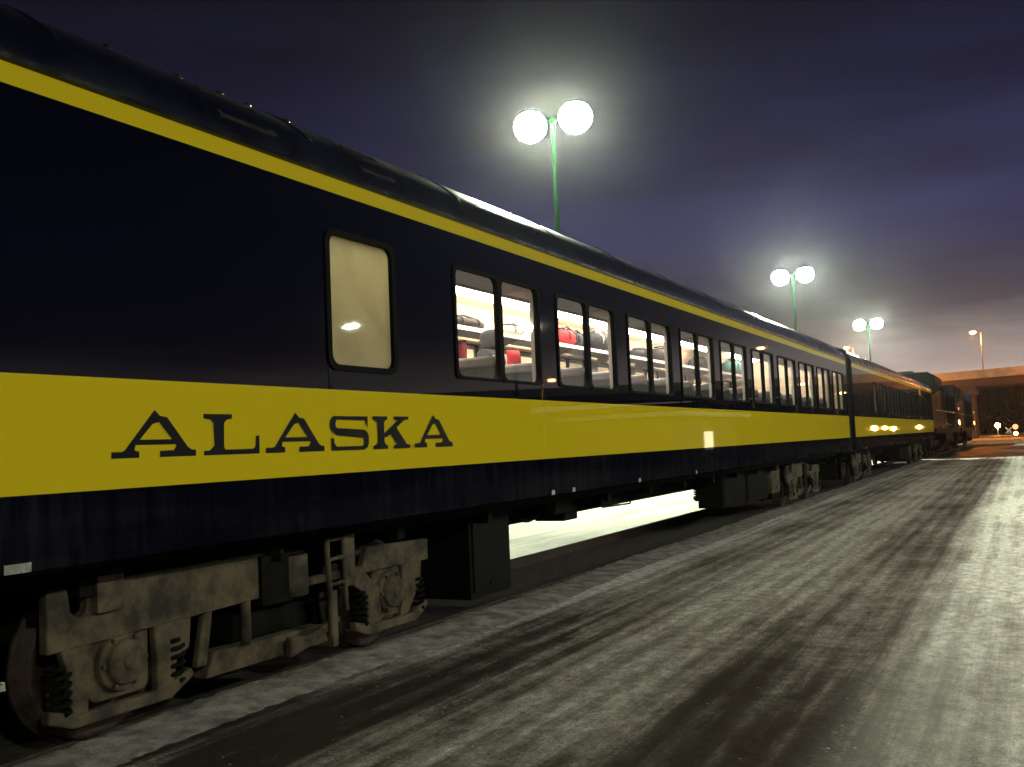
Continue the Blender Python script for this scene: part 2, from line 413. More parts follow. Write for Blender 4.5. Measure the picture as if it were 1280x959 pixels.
# ------------------------------------------------------------------ setting
TX = -5.72                     # track centre
def ground():
    b = MB()
    xs = [-900, -300, -120, -60] + [-40 + i * .9 for i in range(36)] + [-7.6, -7.35, -7.15, -6.95, -6.8, -4.8, 40, 120, 300, 900]
    ys = [-300, -100] + [-40 + i * 2.0 for i in range(60)] + [90, 110, 140, 200, 300, 600, 2500]
    rnd = random.Random(3)
    idx = {}
    for i, x in enumerate(xs):
        for j, y in enumerate(ys):
            if x <= -6.95:
                z = -.03 + (.05 * math.sin(x * 1.7 + .3 * math.sin(y * .4)) + rnd.uniform(-.03, .03) if x > -45 else 0)
                if x > -7.5: z = {-7.35: .02, -7.15: -.01, -6.95: -.10}.get(x, -.03) + rnd.uniform(-.015, .015)
            else: z = -.16
            if y > 89: z = min(-.01, z + .12) if x > -6.9 else z
            idx[i, j] = len(b.v); b.v.append((x, y, z))
    for i in range(len(xs) - 1):
        for j in range(len(ys) - 1):
            b.f.append((idx[i, j], idx[i + 1, j], idx[i + 1, j + 1], idx[i, j + 1])); b.m.append(0); b.sm.append(True)
    return tag(b.build('ground', 'snow'), kind='structure')
ground()
b = MB()
ys = [-40 + i for i in range(99)]
rnd = random.Random(5)
edge = [-4.90 + .05 * math.sin(y * .9) + rnd.uniform(-.03, .03) for y in ys]
for i in range(len(ys) - 1):
    b.face([(edge[i], ys[i], 0), (95, ys[i], 0), (95, ys[i + 1], 0), (edge[i + 1], ys[i + 1], 0)])
    b.face([(edge[i], ys[i], -.14), (edge[i], ys[i], 0), (edge[i + 1], ys[i + 1], 0), (edge[i + 1], ys[i + 1], -.14)])
b.face([(-4.9, 58, -.14), (95, 58, -.14), (95, 58, 0), (-4.9, 58, 0)])
tag(b.build('platform', 'platform'), kind='structure')
b = MB(); b.box(-4.8, 95, 58.004, 90, -.2, -.03)
tag(b.build('road', 'road'), kind='structure')
b = MB(); b.box(-6.93, -4.86, -40, 57.9, -.2, -.10); b.box(-6.93, -4.86, 57.95, 118, -.2, -.10)
tag(b.build('track_bed', 'ballast'), kind='structure')
trk = empty('railway_track', (TX, 0, 0), 'steel railway track half sunk in ballast and snow under the train', 'railway track')
for sx in (-1, 1):
    b = MB()
    prof = [(-.065, -.13), (.065, -.13), (.065, -.115), (.012, -.10), (.012, -.02), (.036, -.01), (.036, .03), (-.036, .03), (-.036, -.01), (-.012, -.02), (-.012, -.10), (-.065, -.115)]
    b.prism([(u + sx * .7525, v) for u, v in prof], -40, 118, 'y')
    b.build('rail', 'rust', trk)

# crumbly ridge of ploughed snow left along the platform edge
def ridge():
    b = MB(); rnd = random.Random(21); ny = 900; prof = [-5.02, -4.93, -4.86, -4.78, -4.70, -4.62, -4.54, -4.46, -4.36]
    hs = [.0, .012, .022, .026, .024, .019, .012, .006, -.004]
    for i in range(ny + 1):
        y = -8 + 66 * (i / ny) ** 1.5
        a = .75 + .55 * math.sin(y * 1.3) * math.sin(y * .37 + 1) + .25 * math.sin(y * 4.1)
        for j, x in enumerate(prof):
            e = rnd.uniform(-1, 1)
            z = hs[j] * max(.12, a + .5 * e) + (rnd.uniform(0, .012) if 0 < j < 8 else 0)
            b.v.append((x + rnd.uniform(-.02, .02) + .04 * math.sin(y * .9), y, z if 0 < j < 8 else (-.1 if j == 0 else -.004)))
    k = len(prof)
    for i in range(ny):
        for j in range(k - 1):
            b.f.append((i * k + j, i * k + j + 1, (i + 1) * k + j + 1, (i + 1) * k + j)); b.m.append(0); b.sm.append(True)
    return tag(b.build('snow_ridge', 'dirtysnow'), 'crumbly ridge of dirty snow along the platform edge', 'snow', kind='stuff')
M['dirtysnow'] = simple('dirty crusted snow', (.27, .26, .235), .85, var=.45, scale=5, bump=.8, bscale=40)
ridge()

# ------------------------------------------------------------------ passenger coach
HALF, HW = 13.1, 1.52           # half length, half width
ZS, ZB0, ZB1, ZW0, ZW1, ZT0, ZT1 = 1.11, 1.469, 2.048, 2.222, 3.141, 3.439, 3.55
C1 = 14.35                      # distance of the first coach's middle along the track
def loc_y(s): return s - C1
WIN = [loc_y(7.03 + 2.03 * k + .775) for k in range(10)]     # middles of the window pairs
WC = loc_y(5.705)                                            # washroom window
HOLES = sorted([(y - .79, y + .79) for y in WIN] + [(WC - .375, WC + .375)])
HZ0, HZ1 = ZW0 - .01, ZW1 + .01

coach = empty('passenger_coach', (TX, C1, 0), 'blue coach with a broad yellow band, dark serif lettering and lit windows', 'train coach', 'coaches of the train')
def side_rows(b, sx, x, rows, holes_row, y0=-HALF, y1=HALF):
    for z0, z1, mi in rows: b.face([(sx * x, y0, z0), (sx * x, y1, z0), (sx * x, y1, z1), (sx * x, y0, z1)], mi)
    z0, z1, mi = holes_row
    c = y0
    for a, e in HOLES + [(y1, None)]:
        b.face([(sx * x, c, z0), (sx * x, a, z0), (sx * x, a, z1), (sx * x, c, z1)], mi)
        if e is None: break
        c = e
ROOFP = [(1.52, 3.55), (1.515, 3.62), (1.475, 3.73), (1.38, 3.85), (1.2, 3.985), (1.0, 4.09), (.75, 4.19), (.45, 4.265), (0, 4.30)]
b = MB()
for sx in (-1, 1):
    side_rows(b, sx, HW, [(ZS, ZB0, 2), (ZB0, ZB1, 1), (ZB1, HZ0, 0), (HZ1, ZT0, 0), (ZT0, ZT1, 1)], (HZ0, HZ1, 0))
    b.face([(sx * HW, -HALF, ZS), (sx * HW, HALF, ZS), (sx * (HW - .06), HALF, ZS - .03), (sx * (HW - .06), -HALF, ZS - .03)], 2)
for e in (-1, 1):
    prof = [(HW, ZS)] + ROOFP + [(-u, v) for u, v in ROOFP[::-1][1:]] + [(-HW, ZS)]
    b.face([(u, e * HALF, v) for u, v in prof], 0)
b.build('body', ['blue', 'yellow', 'skirt'], coach)
# roof: one curved sheet with raised seams
b = MB()
full = ROOFP + [(-u, v) for u, v in ROOFP[::-1][1:]]
fine = []
for i in range(len(full) - 1):                     # smooth the outline
    p0, p1, p2, p3 = full[max(i - 1, 0)], full[i], full[i + 1], full[min(i + 2, len(full) - 1)]
    for k in range(3):
        t = k / 3
        fine.append(tuple(.5 * (2 * p1[c] + (p2[c] - p0[c]) * t + (2 * p0[c] - 5 * p1[c] + 4 * p2[c] - p3[c]) * t * t + (3 * p1[c] - p0[c] - 3 * p2[c] + p3[c]) * t ** 3) for c in (0, 1)))
fine.append(full[-1])
for y in (-HALF, HALF): b.v += [(u, y, v) for u, v in fine]
nf = len(fine)
for i in range(nf - 1): b.f.append((i, i + 1, nf + i + 1, nf + i)); b.m.append(0); b.sm.append(True)
roof = b.build('roof', 'roof', coach)
b = MB()
for k in range(1, 13):
    y = -HALF + k * 2 * HALF / 13
    for i in range(7, nf - 8):
        (u0, v0), (u1, v1) = fine[i], fine[i + 1]
        b.face([(u0, y - .02, v0 + .001), (u1, y - .02, v1 + .001), (u1, y, v1 + .009), (u0, y, v0 + .009)])
        b.face([(u0, y + .02, v0 + .001), (u1, y + .02, v1 + .001), (u1, y, v1 + .009), (u0, y, v0 + .009)])
b.build('seam', 'roof', roof)
for s_ in (3.1, 4.05, 4.62, 5.0, 5.28, 5.7, 7.55, 9.4, 11.8, 12.0):
    b = MB(); b.lathe([(.03, 0), (.03, .03), (.015, .045), (0, .045)], (.86, s_ - C1, 4.14), 'z', 8); b.build('roof_bolt', 'chrome', roof)
for sx in (-1, 1):
    b = MB(); b.prism([(sx * HW, ZT1 - .004), (sx * (HW + .028), ZT1 + .004), (sx * (HW + .028), ZT1 + .03), (sx * (HW - .004), ZT1 + .036)], -HALF, HALF, 'y')
    b.build('gutter', 'guttermetal', coach)
# roof hatches on the near slope
def roof_pt(t):
    """t along the near roof outline by height"""
    for i in range(len(ROOFP) - 1):
        if ROOFP[i][1] <= t <= ROOFP[i + 1][1]:
            f = (t - ROOFP[i][1]) / (ROOFP[i + 1][1] - ROOFP[i][1])
            return ROOFP[i][0] + f * (ROOFP[i + 1][0] - ROOFP[i][0])
for (s0, s1) in ((4.36, 4.86), (5.80, 6.22)):
    z0, z1 = 3.70, 3.92
    x0, x1 = roof_pt(z0), roof_pt(z1)
    nx, nz_ = (z1 - z0), (x0 - x1); L = math.hypot(nx, nz_); nx /= L; nz_ /= L
    b = MB()
    def Q(f, y, h): return (x0 + (x1 - x0) * f + nx * h, y, z0 + (z1 - z0) * f + nz_ * h)
    y0, y1 = loc_y(s0), loc_y(s1)
    def slab(f0, f1, ya, yb, h0, h1):
        c = len(b.v)
        b.v += [Q(f, y, h) for h in (h0, h1) for f in (f0, f1) for y in (ya, yb)]
        for q in ((0, 1, 3, 2), (4, 6, 7, 5), (0, 4, 5, 1), (2, 3, 7, 6), (0, 2, 6, 4), (1, 5, 7, 3)):
            b.f.append(tuple(c + i for i in q)); b.m.append(0); b.sm.append(False)
    slab(0, .08, y0, y1, -.02, .016); slab(.92, 1, y0, y1, -.02, .016); slab(.08, .92, y0, y0 + .03, -.02, .016); slab(.08, .92, y1 - .03, y1, -.02, .016)
    for k in range(7): slab(.11 + k * .115, .165 + k * .115, y0 + .03, y1 - .03, -.01, .008)
    b.build('roof_vent', 'ventmetal', roof)

# windows: frame (gasket and pale reveal) with two panes
def window_frame(n_panes):
    b = MB()
    ow, iw, h, ih = (.82, .745, .975, .925) if n_panes == 2 else (.84, .745, 1.0, .915)
    for cy in ((-.41, .41) if n_panes == 2 else (0,)):
        o = rrect(ow, h, .05 if n_panes == 2 else .1, 6, cy); i_ = rrect(iw, ih, .075, 6, cy)
        k = len(o)
        for j in range(k):
            j2 = (j + 1) % k
            b.face([(.014, *o[j]), (.014, *o[j2]), (.014, *i_[j2]), (.014, *i_[j])])
            b.face([(.014, *o[j]), (.014, *o[j2]), (-.01, *o[j2]), (-.01, *o[j])])
            b.face([(.014, *i_[j]), (.014, *i_[j2]), (-.04, *i_[j2]), (-.04, *i_[j])])
            b.face([(-.04, *o[j]), (-.04, *o[j2]), (-.04, *i_[j2]), (-.04, *i_[j])])
    w2 = .79 if n_panes == 2 else .375
    zz = .47
    for sy in (-1, 1): b.face([(-.041, sy * w2, -zz), (-.085, sy * w2, -zz), (-.085, sy * w2, zz), (-.041, sy * w2, zz)], 1)
    for sz in (-1, 1): b.face([(-.041, -w2, sz * zz), (-.085, -w2, sz * zz), (-.085, w2, sz * zz), (-.041, w2, sz * zz)], 1)
    return b
def pane_mesh(w, h): 
    b = MB(); b.box(-.003, .0, -w / 2, w / 2, -h / 2, h / 2)
    b.f, b.m, b.sm = [b.f[1]], [0], [False]     # one clear sheet
    return b
ZC = (ZW0 + ZW1) / 2
win0 = window_frame(2).build('window', ['rubber', 'reveal'], coach, (HW, WIN[0], ZC))
for cy in (-.41, .41): pane_mesh(.75, .935).build('pane', 'glass', win0, (-.02, cy, 0))
first = True
for sx in (1, -1):
    for y in WIN:
        if first: first = False; continue
        w = copy_tree(win0, coach); w.location = (sx * HW, y, ZC)
        if sx < 0: w.rotation_euler = (0, 0, PI)
wc = window_frame(1).build('window', ['rubber', 'reveal'], coach, (HW, WC, ZC))
wc['label'] = 'single frosted washroom window glowing dull yellow'
pane_mesh(.77, .93).build('pane', 'frosted', wc, (-.02, 0, 0))
w = wc.copy(); COL.objects.link(w); w.location = (-HW, WC, ZC); w.rotation_euler = (0, 0, PI)
pane_mesh(.77, .93).build('pane', 'frosted', w, (-.02, 0, 0))

# interior
b = MB()
for sx in (-1, 1):
    side_rows(b, sx, 1.437, [(1.3, HZ0, 3), (HZ1, 3.3, 0)], (HZ0, HZ1, 3), -12.9, 12.9)
cp = [(1.437, 3.3), (1.37, 3.5), (1.25, 3.66), (1.0, 3.79), (.6, 3.86), (0, 3.88)]
cp = cp + [(-u, v) for u, v in cp[::-1][1:]]
for i in range(len(cp) - 1):
    b.face([(cp[i][0], -12.9, cp[i][1]), (cp[i][0], 12.9, cp[i][1]), (cp[i + 1][0], 12.9, cp[i + 1][1]), (cp[i + 1][0], -12.9, cp[i + 1][1])], 1 if 2 < i < 7 else 0, True)
b.face([(-1.437, -12.9, 1.3), (1.437, -12.9, 1.3), (1.437, 12.9, 1.3), (-1.437, 12.9, 1.3)], 2)
for e in (-12.9, 12.9):
    b.face([(u, e, v) for u, v in [(1.437, 1.3)] + cp + [(-1.437, 1.3)]], 0)
# bulkheads of the washroom
yb0, yb1 = loc_y(6.55), loc_y(4.9)
for y in (yb0, yb1): b.box(-1.36, 1.36, y - .02, y + .02, 1.301, 3.62, 0)
b.box(.1, .14, yb1 + .021, yb0 - .021, 1.301, 3.62, 0)
lining = b.build('lining', ['cream', 'ceil', 'carpet', 'panel'], coach)
b = MB(); b.box(.3, 1.2, yb1 + .3, yb0 - .3, 3.5, 3.55); b.build('washroom_lamp', 'roomlamp', coach)
# luggage racks
for sx in (-1, 1):
    b = MB()
    y0, y1 = loc_y(6.6), loc_y(27.0)
    x0, x1 = (.87, 1.39)
    b.box(*sorted((sx * x0, sx * (x0 + .05))), y0, y1, 3.2, 3.26)
    b.box(*sorted((sx * (x0 + .05), sx * x1)), y0, y1, 3.215, 3.235)
    for k in range(11):
        y = loc_y(6.9 + 2.03 * k)
        b.prism([(sx * 1.39, 3.21), (sx * .95, 3.21), (sx * 1.39, 3.08)], y - .015, y + .015, 'y')
    b.build('luggage_rack', 'rack', coach)
# fluorescent strips over the racks
for sx in (-1, 1):
    for s0, s1 in ((6.75, 10.6), (10.62, 14.5), (14.52, 18.35), (18.37, 22.2), (24.6, 26.8)):
        b = MB()
        b.prism([(sx * .78, 3.63), (sx * .62, 3.70), (sx * .58, 3.82), (sx * .95, 3.78)], loc_y(s0), loc_y(s1), 'y')
        b.build('light_strip', 'strip', coach)
# seats
def seat():
    b = MB()
    b.prism(rrect(1.04, .62, .1, 4, 0, .86), -.07, .07, 'y')                 # backrest, local z from floor
    b.box(-.52, .52, -.55, -.05, .32, .48)
    b.box(-.5, -.46, -.5, -.1, 0, .32); b.box(.46, .5, -.5, -.1, 0, .32)
    for x in (-.56, 0, .56): b.box(x - .03, x + .03, -.48, .02, .58, .64)
    o = b.build('seat', 'seat', coach, bevel=.025)
    h = MB()
    for cx in (-.265, .265):
        h.prism(rrect(.5, .105, .05, 4, cx, 1.135), -.09, .08, 'y')
    h.build('headrest', 'cover', o, bevel=.03)
    return o
st = seat()
first = True
for sx in (1, -1):
    for k in range(19):
        s = 7.25 + 1.015 * k
        o = st if first else copy_tree(st, coach); first = False
        o.location = (sx * .80, loc_y(s), 1.3); o.rotation_euler = (R(6), 0, 0)

# lettering, each stroke its own depth so that no two sheets coincide
LET = {
 'A': [[(0, 0), (.31, 0), (.31, .13), (.28, .14), (.245, .20), (.27, .27), (.52, .27 + .0)][:4] + [(.25, .165), (.16, .165), (.11, .13), (0, .13)],
       [(.55, 0), (1, 0), (1, .14), (.95, .14), (.90, .20), (.74, .20), (.72, .14), (.55, .13)],
       [(.13, .12), (.255, .14), (.27, .27), (.47, .70), (.56, .80), (.495, 1.0)],
       [(.495, 1.0), (.47, .70), (.545, .745), (.68, .42), (.75, .24), (.735, .12), (.93, .12), (.645, .85), (.56, .875)],
       [(.23, .265), (.76, .265), (.70, .375), (.28, .375)]],
 'L': [[(0, 0), (1, 0), (1, .11), (.94, .125), (.16, .125), (.10, .11), (0, .11)],
       [(.0, 1), (.5, 1), (.5, .89), (.40, .86), (.355, .78), (.345, .1), (.18, .1), (.17, .78), (.12, .86), (0, .89)],
       [(.30, .12), (.37, .12), (.345, .2)], [(.09, .11), (.19, .11), (.19, .25)],
       [(.80, .11), (.88, .115), (.925, .2), (.935, .45), (1, .47), (1, .1)]],
 'S': [[(.10, .9), (.90, .88), (.985, .66), (.985, 1), (.12, 1), (.05, .97)],
       [(.12, 1), (.05, .97), (.0, .85), (.0, .66), (.05, .55), (.14, .47), (.22, .62), (.145, .68), (.135, .80), (.17, .9)],
       [(.10, .50), (.16, .44), (.80, .36), (.90, .34), (.97, .50), (.92, .58), (.85, .60), (.2, .65)],
       [(.96, .52), (.86, .38), (.87, .2), (.83, .1), (.90, .02), (.97, .08), (1, .2), (1, .42)],
       [(.02, 0), (.86, 0), (.92, .03), (.84, .115), (.16, .11), (.10, .20), (.085, .36), (.02, .36)]],
 'K': [[(0, 0), (.38, 0), (.38, .1), (.33, .12), (.29, .2), (.29, .8), (.33, .88), (.38, .9), (.38, 1), (0, 1), (0, .9), (.06, .88), (.12, .8), (.12, .2), (.06, .12), (0, .1)],
       [(.27, .34), (.36, .36), (.86, .90), (.97, .9), (.97, 1), (.56, 1), (.56, .9), (.66, .88), (.27, .46)],
       [(.47, .60), (.60, .70), (.90, .13), (1, .10), (1, 0), (.54, 0), (.54, .1), (.63, .13), (.42, .52)]],
}
b = MB(); d = 0
z0 = 1.627
for ch, s0, s1, hh in (('A', 3.491, 4.074, .258), ('L', 4.135, 4.594, .240), ('A', 4.651, 5.222, .257), ('S', 5.287, 5.725, .238), ('K', 5.781, 6.256, .240), ('A', 6.316, 6.881, .256)):
    for poly in LET[ch]:
        d += 1
        b.face([(HW + .002 + .00025 * d, loc_y(s0 + u * (s1 - s0)), z0 + v * hh) for u, v in poly])
b.build('lettering', 'letter', coach)
# diaphragms at the ends
for e in (-1, 1):
    b = MB()
    for k in range(4):
        y0 = e * (HALF + .02 + k * .115); y1 = e * (HALF + .02 + k * .115 + .09)
        b.box(-1.42, 1.42, *sorted((y0, y1)), 1.12, 3.9)
    b.build('diaphragm', 'rubber', coach)
# underframe
b = MB()
b.box(-1.12, 1.12, -HALF + .02, HALF - .02, .98, 1.075)
b.box(-.35, .35, -HALF + .4, HALF - .4, .70, .98)
for k in range(17):
    y = -HALF + .9 + k * 1.52
    b.box(-1.1, 1.1, y - .05, y + .05, .88, .98)
b.build('underframe', 'under', coach)
# small pale clips along the sill
for s in (2.95, 8.75, 9.25, 11.2, 13.5):
    b = MB(); y = loc_y(s); b.box(HW + .001, HW + .014, y - (.07 if s < 4 else .035), y + (.07 if s < 4 else .035), ZS + .0, ZS + .045)
    b.build('sill_clip', 'chrome', coach)

# bogies
def bogie():
    o = bpy.data.objects.new('bogie', None); COL.objects.link(o); o.parent = coach
    X = 1.0
    for sx in (1, -1):
        b = MB()
        def pr(poly, x0, x1, mi=0): b.prism(poly, *sorted((sx * x0, sx * x1)), 'x', mi)
        # long beam with a notch near its end, then the stepped inner half
        pr([(-1.83, .60), (-1.83, .93), (-1.70, .935), (-1.68, .80), (-1.63, .765), (-1.58, .80), (-1.57, .94), (.05, .955), (.05, .66)], X, X + .07)
        pr([(.25, .66), (.25, .72), (.95, .72), (1.02, .86), (1.9, .84), (1.9, .66), (.7, .66)], X, X + .06)
        pr([(.72, .665), (1.0, .665), (1.18, .52), (1.20, .26), (1.02, .22), (.98, .5)], X + .004, X + .055)
        pr([(1.50, .665), (1.80, .665), (1.78, .50), (1.70, .40), (1.58, .26), (1.46, .24), (1.50, .45)], X + .004, X + .055)
        # pedestals round the axle boxes
        for ya in (-1.33,):
            pr([(ya - .42, .64), (ya - .2, .64), (ya - .22, .45), (ya - .24, .22), (ya - .34, .20), (ya - .36, .45)], X + .004, X + .06)
            pr([(ya + .22, .64), (ya + .52, .66), (ya + .5, .45), (ya + .40, .40), (ya + .36, .22), (ya + .24, .22), (ya + .24, .45)], X + .004, X + .06)
        # sagging tie bar under each box
        for ya in (-1.33, 1.33):
            pr([(ya - .5, .24), (ya - .34, .18), (ya + .34, .18), (ya + .52, .28), (ya + .5, .33), (ya + .3, .25), (ya - .3, .25), (ya - .5, .31)], X + .01, X + .075)
        # low drop beam between the axles
        pr([(-.62, .20), (.62, .20), (.55, .34), (-.55, .36)], X - .15, X - .02)
        pr([(-.75, .30), (-.66, .30), (-.60, .64), (-.68, .64)], X - .02, X + .03)
        pr([(.05, .2), (.28, .24), (.62, .36), (.60, .40), (.25, .32), (.05, .34)], X + .05, X + .1)
        b.build('side_frame', 'bogie', o, bevel=.012)
        for ya in (-1.33, 1.33):
            j = MB()
            c = (sx * (X - .02), ya, .47)
            sg = sx
            j.lathe([(.0, sg * .15), (.04, sg * .15), (.05, sg * .135), (.10, sg * .13), (.125, sg * .115), (.13, sg * .085), (.165, sg * .08), (.175, sg * .0)], c, 'x', 28)
            for k in range(6):
                t = k * PI / 3
                j.tube([(sx * (X + .05), ya + .145 * math.cos(t), .47 + .145 * math.sin(t)), (sx * (X + .085), ya + .145 * math.cos(t), .47 + .145 * math.sin(t))], .016, 6)
            j.prism(rrect(.42, .40, .06, 4, ya, .47), *sorted((sx * (X - .1), sx * (X + .02))), 'x')
            j.build('axle_box', 'bogie', o, bevel=.006)
            for sy in (-1, 1):
                p = MB(); yc = ya + sy * .40 + (.0 if ya < 0 else .02)
                pts = [(sx * (X + .02) + .062 * math.cos(t * PI / 4), yc + .062 * math.sin(t * PI / 4), .27 + .25 * t / 40) for t in range(41)]
                p.tube(pts, .014, 6)
                p.build('spring', 'under', o)
    for ya in (-1.33, 1.33):
        for sx in (-1, 1):
            w = MB()
            w.lathe([(.09, -sx * .10), (.13, -sx * .08), (.34, -sx * .06), (.38, -sx * .065), (.48, -sx * .07), (.47, -sx * .045), (.44, -sx * .04), (.445, sx * .06), (.40, sx * .065), (.37, sx * .03), (.13, sx * .01), (.09, sx * .04), (0, sx * .04)], (sx * .76, ya, .47), 'x', 40)
            w.build('wheel', 'rust', o)
        a = MB(); a.tube([(-.68, ya, .47), (.68, ya, .47)], .08, 16); a.build('axle', 'under', o)
    b = MB(); b.box(-.60, .60, -1.0, 1.0, .16, .6); b.box(-.6, .6, -2.1, -1.86, .2, .9); b.box(-1.1, 1.1, -.22, .22, .60, .93); b.box(-.9, .9, -1.7, -1.55, .6, .8); b.box(-.9, .9, 1.55, 1.7, .6, .8)  # first boxes are added dark fill that blocks the bright snow behind
    b.box(.55, .95, -.35, .35, .38, .55); b.box(-.95, -.55, -.35, .35, .38, .55)
    b.build('bolster_and_block', 'under', o)
    for sx in (-1, 1):
        b = MB(); b.tube([(sx * 1.02, .15, .62), (sx * 1.02, .15, .9)], .13, 14); b.build('air_spring', 'bogie', o)
        b = MB(); b.tube([(sx * 1.02, -.3, .36), (sx * 1.02, -.3, .9)], .035, 8); b.build('damper', 'bogie', o)
        b = MB(); b.box(*sorted((sx * 1.071, sx * 1.12)), -1.55, -1.37, .78, 1.02); b.build('bracket', 'bogie', o)
    return o
bg1 = bogie(); bg1.location = (0, loc_y(5.27), 0)
bg2 = copy_tree(bg1, coach); bg2.location = (0, loc_y(23.37), 0)
# ladder and underfloor gear
b = MB()
yl = loc_y(5.62); X = 1.2
b.tube([(X, yl, 1.0), (X, yl, .86), (X, yl + .02, .62), (X, yl + .03, .30)], .022, 8); b.tube([(X, yl + .19, 1.0), (X, yl + .19, .82), (X, yl + .21, .45)], .018, 8)
for z in (.98, .84, .66): b.tube([(X, yl, z), (X, yl + .19, z + .005)], .014, 8)
b.box(X - .03, X + .02, yl + .02, yl + .08, .22, .62)
b.box(X - .06, X + .0, yl + .215, yl + .33, .62, 1.0)
b.build('ladder', 'bogie', coach, bevel=.005)
def gear(name, s0, s1, x0, x1, zb, zt, mt, lid=True):
    b = MB(); b.box(x0, x1, loc_y(s0), loc_y(s1), zb, zt)
    if lid:
        b.box(x1 + .001, x1 + .016, loc_y(s0) + .05, loc_y(s1) - .05, zb + .06, zt - .08)
        b.box(x1 + .017, x1 + .03, loc_y((s0 + s1) / 2) - .06, loc_y((s0 + s1) / 2) + .06, zb + .1, zb + .14)
    return b.build(name, mt, coach, bevel=.02)
gear('equipment_box', 8.28, 9.12, -.1, .82, .12, .965, 'black')
gear('equipment_box', 7.35, 8.15, -.9, .2, .35, .975, 'under')
gear('battery_box', 17.0, 18.6, .45, .9, .36, .975, 'under')
gear('battery_box', 18.7, 20.4, .3, .9, .33, .975, 'under')
gear('equipment_box', 20.5, 21.3, .2, .95, .40, .975, 'bogie')
gear('junction_box', 10.95, 11.35, .2, .62, .66, .88, 'under', False)
gear('air_tank_cradle', 9.6, 10.4, -.6, .5, .86, .978, 'under', False)
gear('cable_tray', 11.5, 15.3, -.8, .7, .87, .979, 'under', False)
gear('conduit_box', 11.7, 12.4, .3, .8, .78, .869, 'under', False)
gear('conduit_box', 10.1, 10.6, .45, .9, .80, .977, 'under', False)
b = MB()
def loop(s0, s1, x, z, dz, r=.018):
    b.tube([(x, loc_y(s0 + (s1 - s0) * k / 10), z - dz * math.sin(PI * k / 10)) for k in range(11)], r, 6)
loop(9.2, 10.2, .75, .93, .16); loop(10.0, 10.9, .7, .9, .1); loop(11.4, 12.3, .65, .9, .12); loop(24.9, 25.6, .9, .9, .3)
b.tube([(.5, loc_y(12.4), .87), (.5, loc_y(12.45), .72), (.5, loc_y(13.5), .70), (.5, loc_y(13.7), .87)], .012, 6)
b.tube([(.2, loc_y(7.0), .78), (.2, loc_y(22), .78)], .035, 8)
b.build('brake_hose', 'rubber', coach)
for e in (-1, 1):
    b = MB(); b.box(-.12, .12, *sorted((e * (HALF - .3), e * (HALF + .25))), .72, .94); b.box(-.17, .17, *sorted((e * (HALF + .25), e * (HALF + .5))), .68, .98)
    b.build('coupler', 'rust', coach, bevel=.03)

# second coach: the same thing without lights and lettering
LEN2 = 2 * HALF
coach2 = copy_tree(coach, skip=('light_strip', 'washroom_lamp', 'lettering', 'seat', 'headrest'))
coach2.location = (TX, C1 + LEN2 + 1.02, 0)
coach2['label'] = 'blue and yellow coach with dark unlit windows between the lit coach and the locomotives'

# ------------------------------------------------------------------ locomotives
loco = empty('locomotive', (TX, 56.2 + 11.0, 0), 'dark blue and yellow diesel locomotive coupled right after the unlit coach', 'locomotive', 'locomotives at the head of the train')
b = MB(); b.box(-1.5, 1.5, -10.6, 10.6, 1.32, 1.62); b.box(-1.2, 1.2, -10.9, -10.6, .6, 1.6); b.box(-1.2, 1.2, 10.6, 10.9, .5, 1.6); b.box(-.9, .9, -10.3, 10.3, 1.0, 1.32)
b.build('frame', 'black', loco, bevel=.02)
b = MB(); b.prism([(-.95, 1.62), (.95, 1.62), (.95, 4.05), (.75, 4.3), (-.75, 4.3), (-.95, 4.05)], -10.2, 6.3, 'y')
for k in range(14):
    y = -9.8 + k * 1.1
    for sx in (-1, 1): b.box(*sorted((sx * .951, sx * .975)), y, y + .9, 2.0, 3.7)
b.build('hood', 'locoyellow', loco, bevel=.03)

b = MB(); b.prism([(-1.0, 3.6), (-1.55, 4.0), (-1.55, 4.5), (-1.2, 4.72), (1.2, 4.72), (1.55, 4.5), (1.55, 4.0), (1.0, 3.6)], -10.25, -5.2, 'y')
b.prism([(-.8, 4.301), (.8, 4.301), (.6, 4.6), (-.6, 4.6)], -4.6, 5.8, 'y')
for k in range(4): b.lathe([(.5, 4.72), (.5, 4.8), (.42, 4.82), (0, 4.8)], (0, -9.6 + k * 1.2, 0), 'z', 20)
b.build('radiator', 'black', loco, bevel=.12)
b = MB(); b.prism([(6.3, 1.62), (9.2, 1.62), (9.2, 3.0), (8.6, 3.2), (8.3, 4.45), (8.0, 4.6), (6.3, 4.6)], -1.5, 1.5, 'x'); b.prism([(9.2, 1.62), (10.4, 1.62), (10.4, 2.6), (9.2, 2.95)], -.9, .9, 'x')
cab = b.build('cab', 'locoblue', loco, bevel=.04)
for sx in (-1, 1):
    b = MB(); b.box(*sorted((sx * 1.501, sx * 1.52)), 6.7, 7.9, 3.25, 4.05); b.build('window', 'glass', cab)
    b = MB(); b.box(*sorted((sx * 1.48, sx * 1.5)), -10.3, 10.2, 2.62, 2.66)
    for k in range(14): b.box(*sorted((sx * 1.48, sx * 1.5)), -10.3 + k * 1.57, -10.27 + k * 1.57, 1.62, 2.62)
    b.build('handrail', 'guttermetal', loco)
b = MB(); b.prism([(-1.45, .9), (-1.1, .45), (1.1, .45), (1.45, .9), (1.45, 1.31), (-1.45, 1.31)], -3.2, 3.2, 'y'); b.build('fuel_tank', 'black', loco, bevel=.04)
